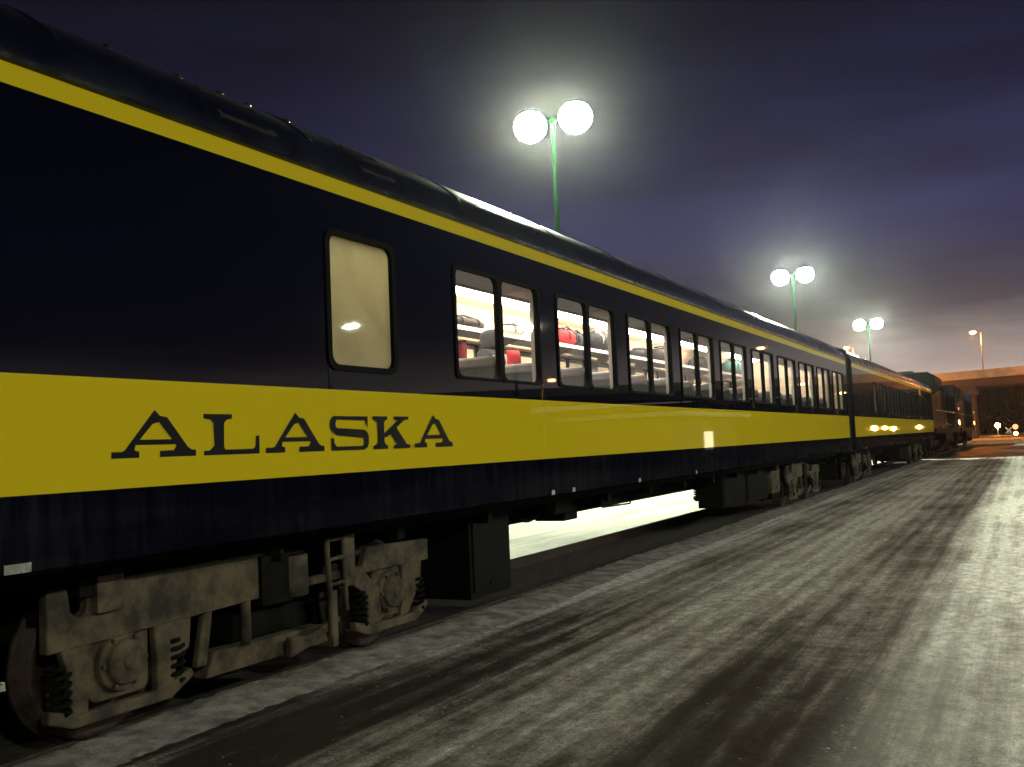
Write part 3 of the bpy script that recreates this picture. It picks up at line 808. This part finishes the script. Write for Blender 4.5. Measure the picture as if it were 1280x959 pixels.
for yc in (-6.9, 6.9):
    b = MB()
    for sx in (-1, 1):
        b.prism([(yc - 2.6, .55), (yc - 2.6, .95), (yc + 2.6, .95), (yc + 2.6, .55), (yc + 2.2, .42), (yc - 2.2, .42)], *sorted((sx * .98, sx * 1.12)), 'x')
        for k in (-1, 0, 1):
            b.lathe([(0, sx * .14), (.13, sx * .14), (.17, 0)], (sx * 1.12, yc + k * 1.9, .55), 'x', 16)
    bo = b.build('bogie', 'black', loco)
    for k in (-1, 0, 1):
        for sx in (-1, 1):
            w = MB(); w.lathe([(0, sx * .06), (.45, sx * .06), (.53, sx * .05), (.53, -sx * .07), (.3, -sx * .07)], (sx * .76, yc + k * 1.9, .55), 'x', 24); w.build('wheel', 'rust', bo)
b = MB(); b.lathe([(0, 0), (.09, 0), (.12, -.06)], (1.2, -10.93, 1.45), 'y', 14)
b.lathe([(0, .02), (.10, .0), (.12, -.04)], (1.35, 10.94, 2.05), 'y', 14); b.build('marker_and_glint', 'signal', loco)
b = MB(); b.lathe([(0, .03), (.16, .02), (.2, -.02)], (1.50, 10.3, 2.0), 'x', 16); b.build('marker_and_glint', 'signal', loco)  # glowing disc added to stand for an orange glint on the side
b = MB(); b.lathe([(0, .03), (.08, .02), (.1, -.02)], (1.50, 10.3, 3.0), 'x', 14); b.build('marker_and_glint', 'signaldim', loco)  # smaller glowing disc for the dimmer glint above it
loco2 = copy_tree(loco); loco2.location = (TX, 56.2 + 11.0 + 23.2, 0)
loco2['label'] = 'leading blue and yellow diesel locomotive, farthest along the train under the overpass'

# ------------------------------------------------------------------ twin lamps of the yard beyond the train
LX = -11.5
post = empty('yard_lamp_post', (LX, 25.1, 0), 'green twin lamp post nearest the camera, glaring white above the lit coach roof', 'lamp post', 'twin lamp posts in the yard behind the train')
H = 10.98
b = MB(); b.tube([(0, 0, .3), (0, 0, 5), (0, 0, H - .1)], .1, 12, radii=[.10, .08, .06]); b.lathe([(.3, -.1), (.3, .32), (.26, .35), (.0, .35)], (0, 0, 0), 'z', 20)
b.build('pole', 'green', post)
b = MB(); b.tube([(-.62, 0, H - .02), (.62, 0, H - .02)], .045, 8); b.lathe([(.09, H - .1), (.09, H + .06), (0, H + .08)], (0, 0, 0), 'z', 12)
b.build('arm', 'green', post)
for sx in (-1, 1):
    b = MB(); b.lathe([(.30, .30), (.31, .33), (.2, .39), (0, .42)], (0, 0, 0), 'z', 28)
    hd = b.build('lamp_head', 'green', post, (sx * .72, 0, H))
    b = MB(); b.lathe([(0, .33), (.2, .325), (.30, .295), (.40, .20), (.46, .08), (.475, -.06), (.44, -.22), (.34, -.37), (.2, -.46), (0, -.49)], (0, 0, 0), 'z', 20)  # globe swollen to take in the glare round the lamp
    b.build('lens', 'yardlens', hd)
for s, lb in ((57.9, 'second green twin lamp post, standing behind the middle of the lit coach'), (88.8, 'third green twin lamp post, smallest, behind the unlit coach')):
    o = copy_tree(post); o.location = (LX, s, 0); o['label'] = lb

# lamps on the camera's side: out of frame, seen mirrored in paint and glass
pl = empty('platform_lamp', (13, -7, 0), 'tall single platform lamp behind the viewer', 'lamp post', 'platform lamps on the near side')
H2 = 7.6
b = MB(); b.tube([(0, 0, 0), (0, 0, H2)], .08, 10, radii=[.1, .07]); b.tube([(0, 0, H2 - .05), (-.9, 0, H2 + .1)], .035, 8); b.build('pole', 'black', pl)
b = MB(); b.prism(rrect(.7, .34, .08, 4), H2 + .06, H2 + .2, 'z'); hd = b.build('lamp_head', 'grey', pl, (-1.05, 0, 0), bevel=.02)
b = MB(); b.prism(rrect(.42, .20, .05, 4), H2 - .03, H2 + .055, 'z'); b.build('lens', 'platlens', hd)
for x, y, z, lb in ((13, 9, 0, 'single platform lamp across from the lettered end of the coach'), (13.5, 27.7, -1.5, 'single platform lamp mirrored in the frosted window'), (15.5, 46, .3, 'single platform lamp mirrored between the first two window pairs')):
    o = copy_tree(pl); o.location = (x, y, z); o['label'] = lb
    if z > 0: pass
def mirrored(px, py, x):
    """where a thing at lateral x stands if its mirror image in the coach side is seen at px, py"""
    v = fw + r2 * ((px - 640) / FOC) - u2 * ((py - 479.5) / FOC)
    k = -(8.4 + x) / v.x
    return v.y * k, v.z * k + CAMZ
# station building whose lit door is mirrored in the yellow band
STY, _ = mirrored(885, 545, 15)
sb = empty('station_building', (15, STY, 0), 'low station building with lit doorway across the platform', 'building')
b = MB(); b.box(0, 9, -9, 9, 0, 3.4); b.build('wall', 'plaster', sb)
b = MB(); b.box(-1.2, 9.6, -9.6, 9.6, 3.4, 3.75); b.build('roof', 'snow', sb)
b = MB(); b.box(-.05, -.002, -1.3, 1.3, .7, 2.2); b.build('door', 'doorlight', sb)
b = MB(); b.box(-.06, -.001, -1.45, -1.3, 0, 2.65); b.box(-.06, -.001, 1.3, 1.45, 0, 2.65); b.build('door_frame', 'grey', sb)

wh = empty('glow_blocker', (72, 60, 0), 'unseen dark building added to keep horizon glow out of the coach paint', 'building')  # added out of view so the paint mirrors no horizon glow
b = MB(); b.box(0, 22, -140, 100, 0, 9); 
for k in range(48): b.box(-.12, -.001, -139 + k * 5, -138.8 + k * 5, 0, 9)
b.build('wall', 'girder', wh)
b = MB(); b.prism([(-.6, 9), (22.6, 9), (22.6, 9.3), (11, 11.2), (-.6, 9.3)], -140.5, 100.5, 'y'); b.build('roof', 'black', wh)
# ------------------------------------------------------------------ overpass and its lamps
br = empty('overpass', (0, 150, 0), 'concrete road overpass lit orange, crossing above the tracks ahead of the train', 'bridge')
def bx(x): return -.5 * x         # the bridge runs at an angle to the track
XA, XB = -170, 75
def along(b, n0, n1, z0, z1, mi=0):
    """slab along the bridge line between two offsets"""
    b.v += [(x, bx(x) + n, z) for x in (XA, XB) for n in (n0, n1) for z in (z0, z1)]
    c = len(b.v) - 8
    for q in ((0, 1, 3, 2), (4, 6, 7, 5), (0, 4, 5, 1), (2, 3, 7, 6), (0, 2, 6, 4), (1, 5, 7, 3)):
        b.f.append(tuple(c + i for i in q)); b.m.append(mi); b.sm.append(False)
b = MB(); along(b, .3, 13, 8.55, 8.8); b.build('deck', 'concrete', br)
b = MB(); along(b, 0, .35, 8.8, 9.62); along(b, -.05, .4, 9.62, 9.72); b.build('parapet', 'concrete', br)
b = MB(); along(b, 12.6, 13, 8.8, 9.62); b.build('parapet', 'concrete', br)
b = MB()
for n in (.5, 4, 7.5, 11): along(b, n, n + .25, 7.5, 8.549); along(b, n - .15, n + .4, 7.42, 7.5)
b.build('girder', 'girder', br)
for x in (-78, -40, -6.9, 32):
    b = MB()
    for n in (1.5, 11): b.box(x - .55, x + .55, bx(x) + n - .55, bx(x) + n + .55, -.2, 6.6)
    b.box(x - .9, x + .9, bx(x) + .5, bx(x) + 12.6, 6.6, 7.41)
    b.build('pier', 'girder', br, bevel=.05)
sl = empty('street_lamp', (-4.75, 152.6, 8.8), 'orange street lamp standing on the overpass above open sky', 'street lamp', 'orange sodium street lamps')
def sodium_parts(o, h, r=.16):
    b = MB(); b.tube([(0, 0, 0), (0, 0, h)], .07, 8, radii=[.09, .05]); b.tube([(0, 0, h - .02), (-.35, -.1, h + .12), (-.9, -.25, h + .15)], .035, 6); b.build('pole', 'grey', o)
    b = MB(); b.prism(rrect(.62, .3, .1, 4), .02, .15, 'z'); hd = b.build('lamp_head', 'grey', o, (-1.0, -.25, h + .1), bevel=.03)
    b = MB(); b.lathe([(r, .015), (r * .95, -.08), (r * .6, -.17), (0, -.2)], (0, 0, 0), 'z', 14); b.build('lens', 'sodium', hd)
sodium_parts(sl, 6.2, .3)
for x, y, z, lb in ((-23.4, 161.7, 8.8, 'orange street lamp on the overpass peeking over the coach roof'),
                    (4.2, 144.6, 0, 'orange street lamp close to the overpass, right of the rails'),
                    (-15.5, 153.5, 0, 'orange street lamp behind the train and close to the overpass'),
                    (-33, 160, 0, 'orange street lamp left of the train beside the overpass')):
    o = copy_tree(sl); o.location = (x, y, z); o['label'] = lb
    if z < 5:      # ground lamps are taller: lift the head, lengthen the pole
        for ch in [q for q in bpy.data.objects if q.parent is o]:
            if ch.name.startswith('pole'): ch.scale = (1, 1, 1.25)
            else: ch.location.z += 1.55
        o.location.z = 0
def px_dir(px, py):
    v = fw + r2 * ((px - 640) / FOC) - u2 * ((py - 479.5) / FOC)
    return v / math.hypot(v.x, v.y)
# low glowing lamp under the bridge
fl = empty('roadside_lamp', (0, 0, 0), 'orange roadside lamp on the near side, highest in the glossy paint', 'street lamp', 'orange roadside lamps mirrored in the coach')
b = MB(); b.tube([(0, 0, -5), (0, 0, 0)], .07, 8); b.tube([(0, 0, -.05), (-.8, -.1, .12)], .035, 6); b.build('pole', 'grey', fl)
b = MB(); b.prism(rrect(.7, .3, .1, 4), .1, .22, 'z'); hd = b.build('lamp_head', 'grey', fl, (-.9, -.1, 0), bevel=.03)
b = MB(); b.prism(rrect(.5, .22, .08, 4), -.06, .095, 'z'); b.build('lens', 'sodium_near', hd)
for k, (px, py, x, lb) in enumerate(((938, 437, 12, None), (994, 481, 16, 'orange roadside lamp mirrored between the seventh and eighth window pairs'), (1014, 479, 22, 'orange roadside lamp mirrored in the eighth window pair'),
                         (1045, 492, 14, 'orange roadside lamp mirrored near the far end of the lit coach'), (1061, 490, 26, 'orange roadside lamp mirrored at the gap between the coaches'), (812, 428, 30, 'orange roadside lamp mirrored in the third and fourth window pairs'), (677, 477, 24, 'low orange roadside lamp mirrored beside the first window pair'))):
    yy, zz = mirrored(px, py, x)
    o = fl if k == 0 else copy_tree(fl)
    o.location = (x, yy, zz)
    if lb: o['label'] = lb
v = px_dir(1247, 532); P = v * 190
lo = empty('low_lamp', (P.x, P.y, 0), 'bright orange lamp glowing low beneath the overpass', 'lamp')
b = MB(); b.tube([(0, 0, 0), (0, 0, 1.3)], .08, 8); b.build('pole', 'grey', lo)
b = MB(); b.lathe([(0, .45), (.25, .38), (.38, .2), (.42, 0), (.38, -.2), (.25, -.36), (0, -.4)], (0, 0, CAMZ + v.z * 190), 'z', 18); b.build('globe', 'sodium_near', lo)
for px, py, x, lb in ((1093, 535.5, 13, 'low orange lamp mirrored broadest in the yellow band of the unlit coach'), (1106, 535, 19, 'low orange lamp mirrored second along the unlit coach'), (1117, 536, 15, 'low orange lamp mirrored in the middle of the unlit coach'),
                      (1130, 534.5, 24, 'low orange lamp mirrored past the middle of the unlit coach'), (1149, 534, 12, 'low orange lamp mirrored near the locomotive end'), (1162, 533, 13, 'low orange lamp mirrored at the very end of the unlit coach')):
    yy, zz = mirrored(px, py, x)
    o = copy_tree(lo); o.location = (x, yy, zz - CAMZ - v.z * 190); o['label'] = lb; o['group'] = 'low lamps beside the road'
v = px_dir(1269.5, 538); P = v * 150
sg = empty('signal_post', (P.x, P.y, 0), 'short signal post with two round amber lights, one above the other', 'signal')
b = MB(); b.tube([(0, .2, -.2), (0, .2, 2.0)], .07, 8); b.box(-.3, .3, .1, .3, .2, 2.1); b.build('post', 'black', sg)
for (py, mt, r) in ((533.5, 'signaldim', .36), (542, 'signal', .28)):
    b = MB(); b.lathe([(0, -.08), (r * .7, -.06), (r, 0), (r, .15)], (0, 0, CAMZ + px_dir(1269.5, py).z * 150), 'y', 16); b.build('lamp', mt, sg)
v = px_dir(1261, 538); P = v * 140
cs = empty('crossing_sign', (P.x, P.y, 0), 'pale crossed boards of a level crossing sign left of the amber signal', 'road sign')
zc = CAMZ + v.z * 140
b = MB(); b.tube([(0, .05, -.1), (0, .05, zc + .1)], .05, 8); b.build('post', 'grey', cs)
b = MB()
for k, a in enumerate((45, -45)):
    ca, sa = math.cos(R(a)), math.sin(R(a))
    b.prism([(ca * u - sa * w, zc + sa * u + ca * w) for u, w in ((-.5, -.09), (.5, -.09), (.5, .09), (-.5, .09))], -.03 - .021 * k, -.01 - .021 * k, 'y')
b.build('crossed_board', 'reveal', cs)
b = MB()
xs = [-700 + 50 * k for k in range(29)]
for i in range(len(xs) - 1):
    def hh(x): return 12.9 + .5 * math.sin(x * .021) + 0.35 * math.sin(x * .06 + 1)
    a, c = xs[i], xs[i + 1]
    b.face([(a, 268, -.3), (c, 268, -.3), (c, 300, hh(c)), (a, 300, hh(a))], 0, True); b.face([(a, 300, hh(a)), (c, 300, hh(c)), (c, 420, -.3), (a, 420, -.3)], 0, True)
tag(b.build('hill', 'spruce'), kind='structure')
# far wood beyond the bridge
b = MB(); rnd = random.Random(11)
for k in range(430):
    if k < 430: x = rnd.uniform(-120, 70); y = 232 + rnd.uniform(0, 34) - .1 * x; h = rnd.uniform(8.5, 12.4)
    else: x = rnd.uniform(70, 88); y = rnd.uniform(-70, 235); h = rnd.uniform(10, 16)
    b.tube([(x, y, -.2), (x, y, h * .5)], .12, 5)
    n = 8
    for L in range(n):
        z = h * (.08 + .92 * L / n); rr = (1 - L / n) * h * .2 + .25
        for j in range(9):
            t = j * 2 * PI / 9 + rnd.uniform(0, .6); r1 = rr * rnd.uniform(.7, 1.15)
            p = (x + r1 * math.cos(t), y + r1 * math.sin(t), z - rnd.uniform(0, .35))
            t2 = t + .55
            b.face([(x, y, z + h * .15), p, (x + r1 * .75 * math.cos(t2), y + r1 * .75 * math.sin(t2), z + .1)])
tag(b.build('spruce_wood', 'spruce'), 'dark spruce wood far behind the overpass', 'trees', kind='stuff')

# ------------------------------------------------------------------ things in the lit coach
def on_plane(px, py, d):
    v = fw + r2 * ((px - 640) / FOC) - u2 * ((py - 479.5) / FOC)
    v = v * (-d / v.x); return v.y, v.z + CAMZ
def cloth(name, col, rough=.85): return simple(name, col, rough, var=.2, scale=16, bump=.25)
RZ = 3.262
def blob(cx, cy, cz, lx, ly, lz, n=20, e=.75, rnd=None):
    """soft bag body: a superellipsoid with dents, flat base at cz"""
    b = MB(); idx = []
    K = 12
    rnd = rnd or random.Random(1)
    for i in range(K + 1):
        ph = -PI / 2 + PI * i / K
        for j in range(n):
            t = 2 * PI * j / n
            sg = lambda q, w: math.copysign(abs(q) ** w, q)
            c = sg(math.cos(ph), e)
            k = 1 + rnd.uniform(-.035, .035)
            b.v.append((cx + lx / 2 * c * sg(math.cos(t), e) * k, cy + ly / 2 * c * sg(math.sin(t), e) * k, cz + lz / 2 * (1 + sg(math.sin(ph), e)) * (k if i > 2 else 1)))
    for i in range(K):
        for j in range(n):
            j2 = (j + 1) % n
            b.f.append((i * n + j, i * n + j2, (i + 1) * n + j2, (i + 1) * n + j)); b.m.append(0); b.sm.append(True)
    return b
def duffel(name, s, size, col, label, cat='bag', strap=(.02, .02, .02), x=-1.12, z=RZ):
    o = empty(name, (TX + x, s, z), label, cat, 'luggage on the far rack')
    c = cloth(name + ' cloth', col)
    blob(0, 0, 0, *size, rnd=random.Random(int(s * 100))).build('bag_body', c, o)
    lx, ly, lz = size
    b = MB()
    for sy in (-.2, .2):
        b.tube([(lx * .5, sy * ly - .0, lz * .35), (lx * .51, sy * ly, lz * .7), (lx * .2, sy * ly, lz * 1.06), (-lx * .2, sy * ly, lz * 1.06)], .014, 6)
    b.tube([(lx * .30, -ly * .3, lz * .93), (lx * .2, 0, lz * 1.2), (lx * .30, ly * .3, lz * .93)], .016, 6)
    b.build('strap', cloth(name + ' strap', strap), o)
    return o
D = 5.72 + 1.12
def S_(px): return on_plane(px, 430, D)[0]
duffel('duffel_bag', S_(575), (.40, 1.1, .15), (.018, .013, .009), 'flat brown bag on the far rack, left in the first window pair')
duffel('holdall', S_(637), (.36, .6, .17), (.45, .36, .22), 'pale tan soft bag on the far rack, right half of first window pair')
duffel('duffel_bag', S_(703), (.42, .62, .28), (.45, .010, .014), 'bright red duffel bag on the far luggage rack')
duffel('pouch', S_(716), (.36, .5, .26), (.008, .008, .01), 'small black pouch beside the red duffel bag')
duffel('backpack', S_(746), (.44, 1.05, .36), (.006, .006, .010), 'large dark navy backpack on the rack, right of red duffel', strap=(.4, .38, .34))
duffel('duffel_bag', S_(826), (.42, 1.0, .32), (.018, .012, .012), 'dusky brown bag on the rack in the third window pair')
duffel('duffel_bag', S_(872), (.42, .9, .26), (.02, .02, .023), 'grey bag on the rack in the fourth window pair')
duffel('duffel_bag', S_(915), (.42, 1.2, .4), (.02, .10, .075), 'dark green bag on the rack in the fifth window pair')
duffel('holdall', S_(799), (.40, .8, .2), (.012, .012, .014), 'low black bag on the rack at the left of the third window pair', x=-1.13)
duffel('holdall', S_(889), (.40, .8, .3), (.01, .012, .018), 'black bag on the rack, right half of the fourth window pair')
duffel('backpack', S_(960), (.42, 1.1, .34), (.015, .015, .02), 'dark backpack on the rack in the sixth window pair')
def jacket(name, loc, col, label, w=.42, h=.5, cat='jacket', rz=0):
    b = MB(); rnd = random.Random(int(loc[1] * 10))
    n, K = 14, 7
    for i in range(K + 1):
        f = i / K
        for j in range(n):
            t = 2 * PI * j / n
            k = 1 + .12 * math.sin(3 * t + 4 * f) + rnd.uniform(-.03, .03)
            ww = w / 2 * (.55 + .45 * min(1, f * 3)) * (1 - .15 * f)
            b.v.append((.09 * math.sin(t) * k, ww * math.cos(t) * k, -h * f - .04 * abs(math.cos(t)) * (1 - f)))
    for i in range(K):
        for j in range(n):
            j2 = (j + 1) % n; b.f.append((i * n + j, i * n + j2, (i + 1) * n + j2, (i + 1) * n + j)); b.m.append(0); b.sm.append(True)
    b.f.append(tuple(range(n))); b.m.append(0); b.sm.append(True)
    o = b.build(name, cloth(name + ' cloth', col), loc=loc)
    o.rotation_euler = (0, 0, rz)
    return tag(o, label, cat)
y, z = on_plane(577.5, 428, 6.95); jacket('jacket', (-6.98, y, z + .04), (.16, .010, .016), 'dark red jacket hanging by the far side, left in the first window pair', .26, .42)
y, z = on_plane(640, 452, 5.1); jacket('jacket', (-5.05, y - .06, z + .13), (.42, .012, .016), 'red jacket draped on a seat back in the first window pair', .15, .4, rz=R(70))

# a person standing in the aisle, back to us, hood up
def skin_mesh(name, pts, edges, radii, mt, parent, root=0, sub=2):
    me = bpy.data.meshes.new(name); me.from_pydata(pts, edges, []); me.update()
    o = bpy.data.objects.new(name, me); COL.objects.link(o); o.parent = parent
    me.materials.append(M[mt])
    md = o.modifiers.new('skin', 'SKIN')
    sv = me.skin_vertices
    if not sv:
        me.attributes  # skin layer is created with the modifier below
    bpy.context.view_layer.update()
    import bmesh
    bm = bmesh.new(); bm.from_mesh(me)
    lay = bm.verts.layers.skin.verify()
    bm.verts.ensure_lookup_table()
    for i, v in enumerate(bm.verts):
        r = radii[i]; v[lay].radius = r if isinstance(r, tuple) else (r, r); v[lay].use_root = (i == root)
    bm.to_mesh(me); bm.free()
    md.use_smooth_shade = True
    s2 = o.modifiers.new('sub', 'SUBSURF'); s2.levels = sub; s2.render_levels = sub
    return o
py_, pz_ = on_plane(613, 409, 5.72)
per = empty('person', (TX, py_, 1.31), 'person in grey hooded jacket standing in the coach aisle', 'person', rz=R(95))
# joints (x right, y forward, z up)
J = [(0, 0, .92), (0, 0, 1.12), (0, .01, 1.33), (0, .02, 1.44), (0, .03, 1.52), (0, .05, 1.63), (0, .05, 1.72),
     (.19, .01, 1.41), (.26, .0, 1.13), (.25, .12, .90), (.24, .16, .82),
     (-.19, .01, 1.41), (-.26, .0, 1.13), (-.25, .12, .90), (-.24, .16, .82),
     (.10, .0, .86), (.11, .02, .48), (.11, -.02, .09), (.12, .14, .035),
     (-.10, .0, .86), (-.11, .02, .48), (-.11, -.02, .09), (-.12, .14, .035)]
Eg = [(0, 1), (1, 2), (2, 3), (3, 4), (4, 5), (5, 6), (2, 7), (7, 8), (8, 9), (9, 10), (2, 11), (11, 12), (12, 13), (13, 14), (0, 15), (15, 16), (16, 17), (17, 18), (0, 19), (19, 20), (20, 21), (21, 22)]
Rr = [(.15, .11), (.14, .10), (.16, .11), .075, .06, (.085, .1), (.075, .09), .065, .05, .036, .035, .065, .05, .036, .035, .085, .06, .042, .045, .085, .06, .042, .045]
for sx in (1, -1):
    for f in range(5):
        b0 = len(J)
        ox = (-.03 + .02 * f) if f < 4 else -.035 * sx
        ln = (.062, .074, .07, .055, .045)[f]
        w0 = 10 if sx > 0 else 14
        px, py, pz = J[w0]
        J += [(px + ox * .5, py + (.012 if f == 4 else 0), pz - .05), (px + ox, py + .02 + (.02 if f == 4 else 0), pz - .05 - ln * .6), (px + ox, py + .05, pz - .05 - ln)]
        Eg += [(w0, b0), (b0, b0 + 1), (b0 + 1, b0 + 2)]
        Rr += [.012, .0095, .008]
skin_mesh('body', J, Eg, Rr, 'skin', per)
jk = [0, 1, 2, 3, 7, 8, 9, 11, 12, 13]
mp_ = {o: i for i, o in enumerate(jk)}
JJ = [(J[i][0], J[i][1], J[i][2] if i else .84) for i in jk]
EE = [(mp_[a], mp_[c]) for a, c in Eg if a in mp_ and c in mp_]
skin_mesh('jacket', JJ, EE, [(.20, .16), (.20, .155), (.22, .16), (.13, .12), .10, .08, .06, .10, .08, .06], 'jacket', per)
skin_mesh('hood', [(0, .0, 1.46), (0, .0, 1.56), (0, .015, 1.66), (0, .03, 1.74)], [(0, 1), (1, 2), (2, 3)], [(.12, .12), (.13, .13), (.135, .14), (.10, .11)], 'jacket', per)
tj = [0, 15, 16, 17, 19, 20, 21]
mp_ = {o: i for i, o in enumerate(tj)}
skin_mesh('trousers', [J[i] for i in tj], [(mp_[a], mp_[c]) for a, c in Eg if a in mp_ and c in mp_], [(.165, .125), .11, .085, .07, .11, .085, .07], 'trouser', per)
b = MB()
for sx in (-1, 1):
    b.prism(rrect(.1, .28, .045, 4, sx * .12, .06), 0, .1, 'z')
b.build('shoe', 'black', per, bevel=.03)
b = MB()
for sx in (-1, 1): b.lathe([(0, .0), (.011, .004), (.013, .012)], (sx * .034, .142, 1.635), 'y', 10)
b.lathe([(.004, .02), (.018, -.02), (.02, -.05)], (0, .15, 1.60), 'y', 10)
b.build('face_feature', 'trouser', per)

# ------------------------------------------------------------------ thin air volume added for the bloom round the lamps
b = MB(); b.box(-950, 950, -350, 2600, -1.3, 20)
hz_ = tag(b.build('haze', []), kind='stuff')
x, t = mat('lamp halo air'); n = N(t)
v_ = n('ShaderNodeVolumePrincipled', {'Color': (.9, .92, 1, 1), 'Density': HAZE, 'Anisotropy': .945})
o_ = n('ShaderNodeOutputMaterial'); t.links.new(v_.outputs[0], o_.inputs['Volume'])
hz_.data.materials.append(x)
